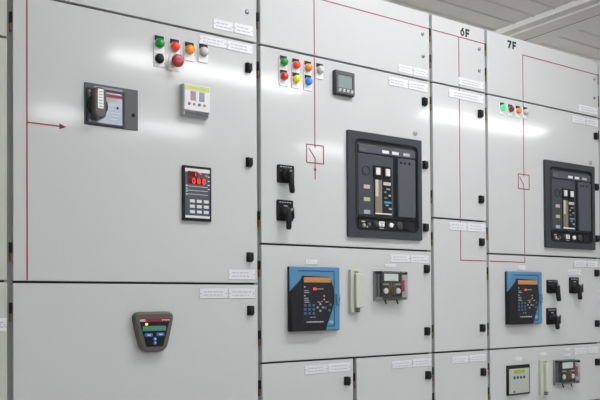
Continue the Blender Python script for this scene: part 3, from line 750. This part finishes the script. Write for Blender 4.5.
# ------------------------------------------------------------------ cream test blocks
def test_block(cx, cy, wpx, hpx, label):
    X, Z, w, h = S(cx, cy, wpx, hpx, .01)
    t = thing('test_block', label, 'test block', X, Z, 0, 'cream test blocks')
    b = MB().box(-w/2, w*.36, -.016, .0003, -h/2, h/2, CREAM, .002).build('base', t)
    MB().box(-w*.24, w*.38, -.033, -.0155, -h*.39, h*.40, WHITE if 0 else CREAM, .003).build('cover', t)
    for zz_ in (h*.445, -h*.44):
        for xx in (-w*.12, w*.12): MB().cyl(xx, zz_, .0045, -.0155, -.019, SCREW, 10).build('screw', b)
    MB().box(-w*.20, w*.28, -.0175, -.0155, -h*.485, -h*.405, BLACKM, .001).build('terminal', b, 'dark terminal at the foot')
    for zz_ in (h*.25, -h*.30): MB().cyl(w*.10, zz_, .003, -.0325, -.0335, INK, 10).build('cover_screw', t)
test_block(355.6, 291, 11.0, 43.0, 'upright cream test block between the larger blue relay and clear cased relay')
test_block(544.4, 377.6, 8.8, 35.6, 'upright cream test block between the white meter and the clear cased relay')

# ------------------------------------------------------------------ clear cased relays
def cased_relay(cx, cy, wpx, hpx, label):
    X, Z, w, h = S(cx, cy, wpx, hpx, .036)
    D = .034
    t = thing('clear_cased_relay', label, 'relay', X, Z, 0, 'clear cased relays')
    P = lambda u, v: (-w/2+u*w, h/2-v*h)
    def rect(mb, u0, u1, v0, v1, ya, yb, m, bev=0):
        a = P(u0, v1); b = P(u1, v0); mb.box(a[0], b[0], yb, ya, a[1], b[1], m, bev); return mb
    rect(MB(), .0, 1.0, .0, 1.0, .0003, -.005, mat('relay_base', (.20, .205, .21), .4), .0015).build('base', t)
    k = rect(MB(), .16, .84, .06, .92, -.0045, -.028, BLACKM, .002).build('relay_block', t)
    rect(MB(), .22, .70, .10, .34, -.0275, -.0305, WHITE, .0005).build('rating_label', k, 'white rating label')
    rect(MB(), .80, .93, .30, .70, -.0045, -.031, mat('crimson_coil', (.38, .03, .09), .4), .002).build('crimson_strip', t, 'crimson strip')
    for u in (.28, .70):
        c = P(u, .68); MB().lathe(c[0], c[1], [(w*.075, -.0275), (w*.075, -.031), (w*.05, -.032), (0, -.032)], mat('ivory_contact', (.82, .80, .74), .4), 16).build('contact_drum', k, 'ivory drum')
        rect(MB(), u-.09, u+.09, .43, .48, -.0275, -.030, mat('olive_strap', (.42, .41, .34), .4)).build('contact_strap', k)
    for u in (.38, .46, .54, .60):
        c0 = P(u, .42); c1 = P(u+.02, .80); MB().tube([(c0[0], -.028, c0[1]), ((c0[0]+c1[0])/2, -.0315, (c0[1]+c1[1])/2), (c1[0], -.028, c1[1])], .0022, mat('copper_wire', (.30, .19, .07), .35, .7), 8).build('wire', k)
    rect(MB(), .08, .14, .08, .92, -.0045, -.016, MGREY, .001).build('terminal_strip', t)
    # clear cover: four sides and a front
    mb = MB()
    o = rr(-w*.50, w*.50, -h*.49, h*.49, .010, 4); i_ = rr(-w*.50+.003, w*.50-.003, -h*.49+.003, h*.49-.003, .008, 4)
    mb.ring(o, i_, -.009, -D, CLEAR); mb.prism(o, -D, -D-.003, CLEAR)
    mb.build('clear_cover', t, 'clear plastic cover')
    for u, v in ((.06, .06), (.94, .08), (.06, .94), (.94, .94)):
        c = P(u, v); MB().cyl(c[0], c[1], .0055, -.009, -D-.005, BLACK if v < .1 else SCREW, 10).build('cover_screw', t)
    for u in (.34, .74):
        c = P(u, 1.0); MB().tube([(c[0], -.012, c[1]+.004), (c[0], -.016, c[1]-.008), (c[0], -.020, c[1]-.014)], .0028, BLACKM, 8).build('pin', t)
cased_relay(393.4, 285.6, 29, 29.5, 'larger clear cased relay right of the cream test block, below a nameplate pair')
cased_relay(569.8, 372.2, 21, 24.5, 'clear cased relay at the lower right, right of the narrow test block')

# ------------------------------------------------------------------ white meter with yellow display
X, Z, w, h = S(518.3, 379.8, 22.2, 29.8, .006)
t = thing('energy_meter', 'white faced black framed meter with yellow display at the bottom right', 'meter', X, Z)
P = lambda u, v: (-w/2+u*w, h/2-v*h)
MB().box(-w/2, w/2, -.010, .0003, -h/2, h/2, BLACKM, .002).build('frame', t)
f = MB().box(-w/2+.008, w/2-.008, -.0112, -.0095, -h/2+.008, h*.385, mat('meter_face', (.44, .45, .415), .45)).build('front_face', t)
a = P(.26, .27); b = P(.76, .16); MB().box(a[0], b[0], -.0125, -.0108, a[1], b[1], LCDY, .0006).build('display', f, 'yellow display')
for i in range(4):
    q = P(.28+i*.145, .415); MB().cyl(q[0], q[1], .0068, -.0108, -.0138, mat('navy_key', (.03, .07, .22), .4), 14, .001).build('button', f, 'dark blue button')
mb = MB()
for (u0, u1, v) in ((.36, .46, .55), (.62, .70, .53), (.30, .60, .66), (.30, .62, .70), (.30, .55, .74), (.66, .74, .72), (.34, .52, .87), (.76, .82, .84)):
    a = P(u0, v); b = P(u1, v); mb.box(a[0], b[0], -.0117, -.0110, a[1]-.0014, a[1]+.0014, INK)
q = P(.27, .885); mb.cyl(q[0], q[1], .005, -.011, -.0118, INKD, 10)
mb.build('printed_marks', f)

# ------------------------------------------------------------------ world and colour management
wd = bpy.data.worlds.new('world'); SC.world = wd; wd.use_nodes = True
wd.node_tree.nodes['Background'].inputs['Color'].default_value = (.5, .5, .5, 1)
wd.node_tree.nodes['Background'].inputs['Strength'].default_value = .1
SC.view_settings.view_transform = 'Standard'; SC.view_settings.look = 'None'
SC.view_settings.exposure = .02; SC.view_settings.gamma = 1; SC.view_settings.use_curve_mapping = False
SC.cycles.use_denoising = True
SC.cycles.max_bounces = 8; SC.cycles.diffuse_bounces = 5; SC.cycles.sample_clamp_indirect = 6
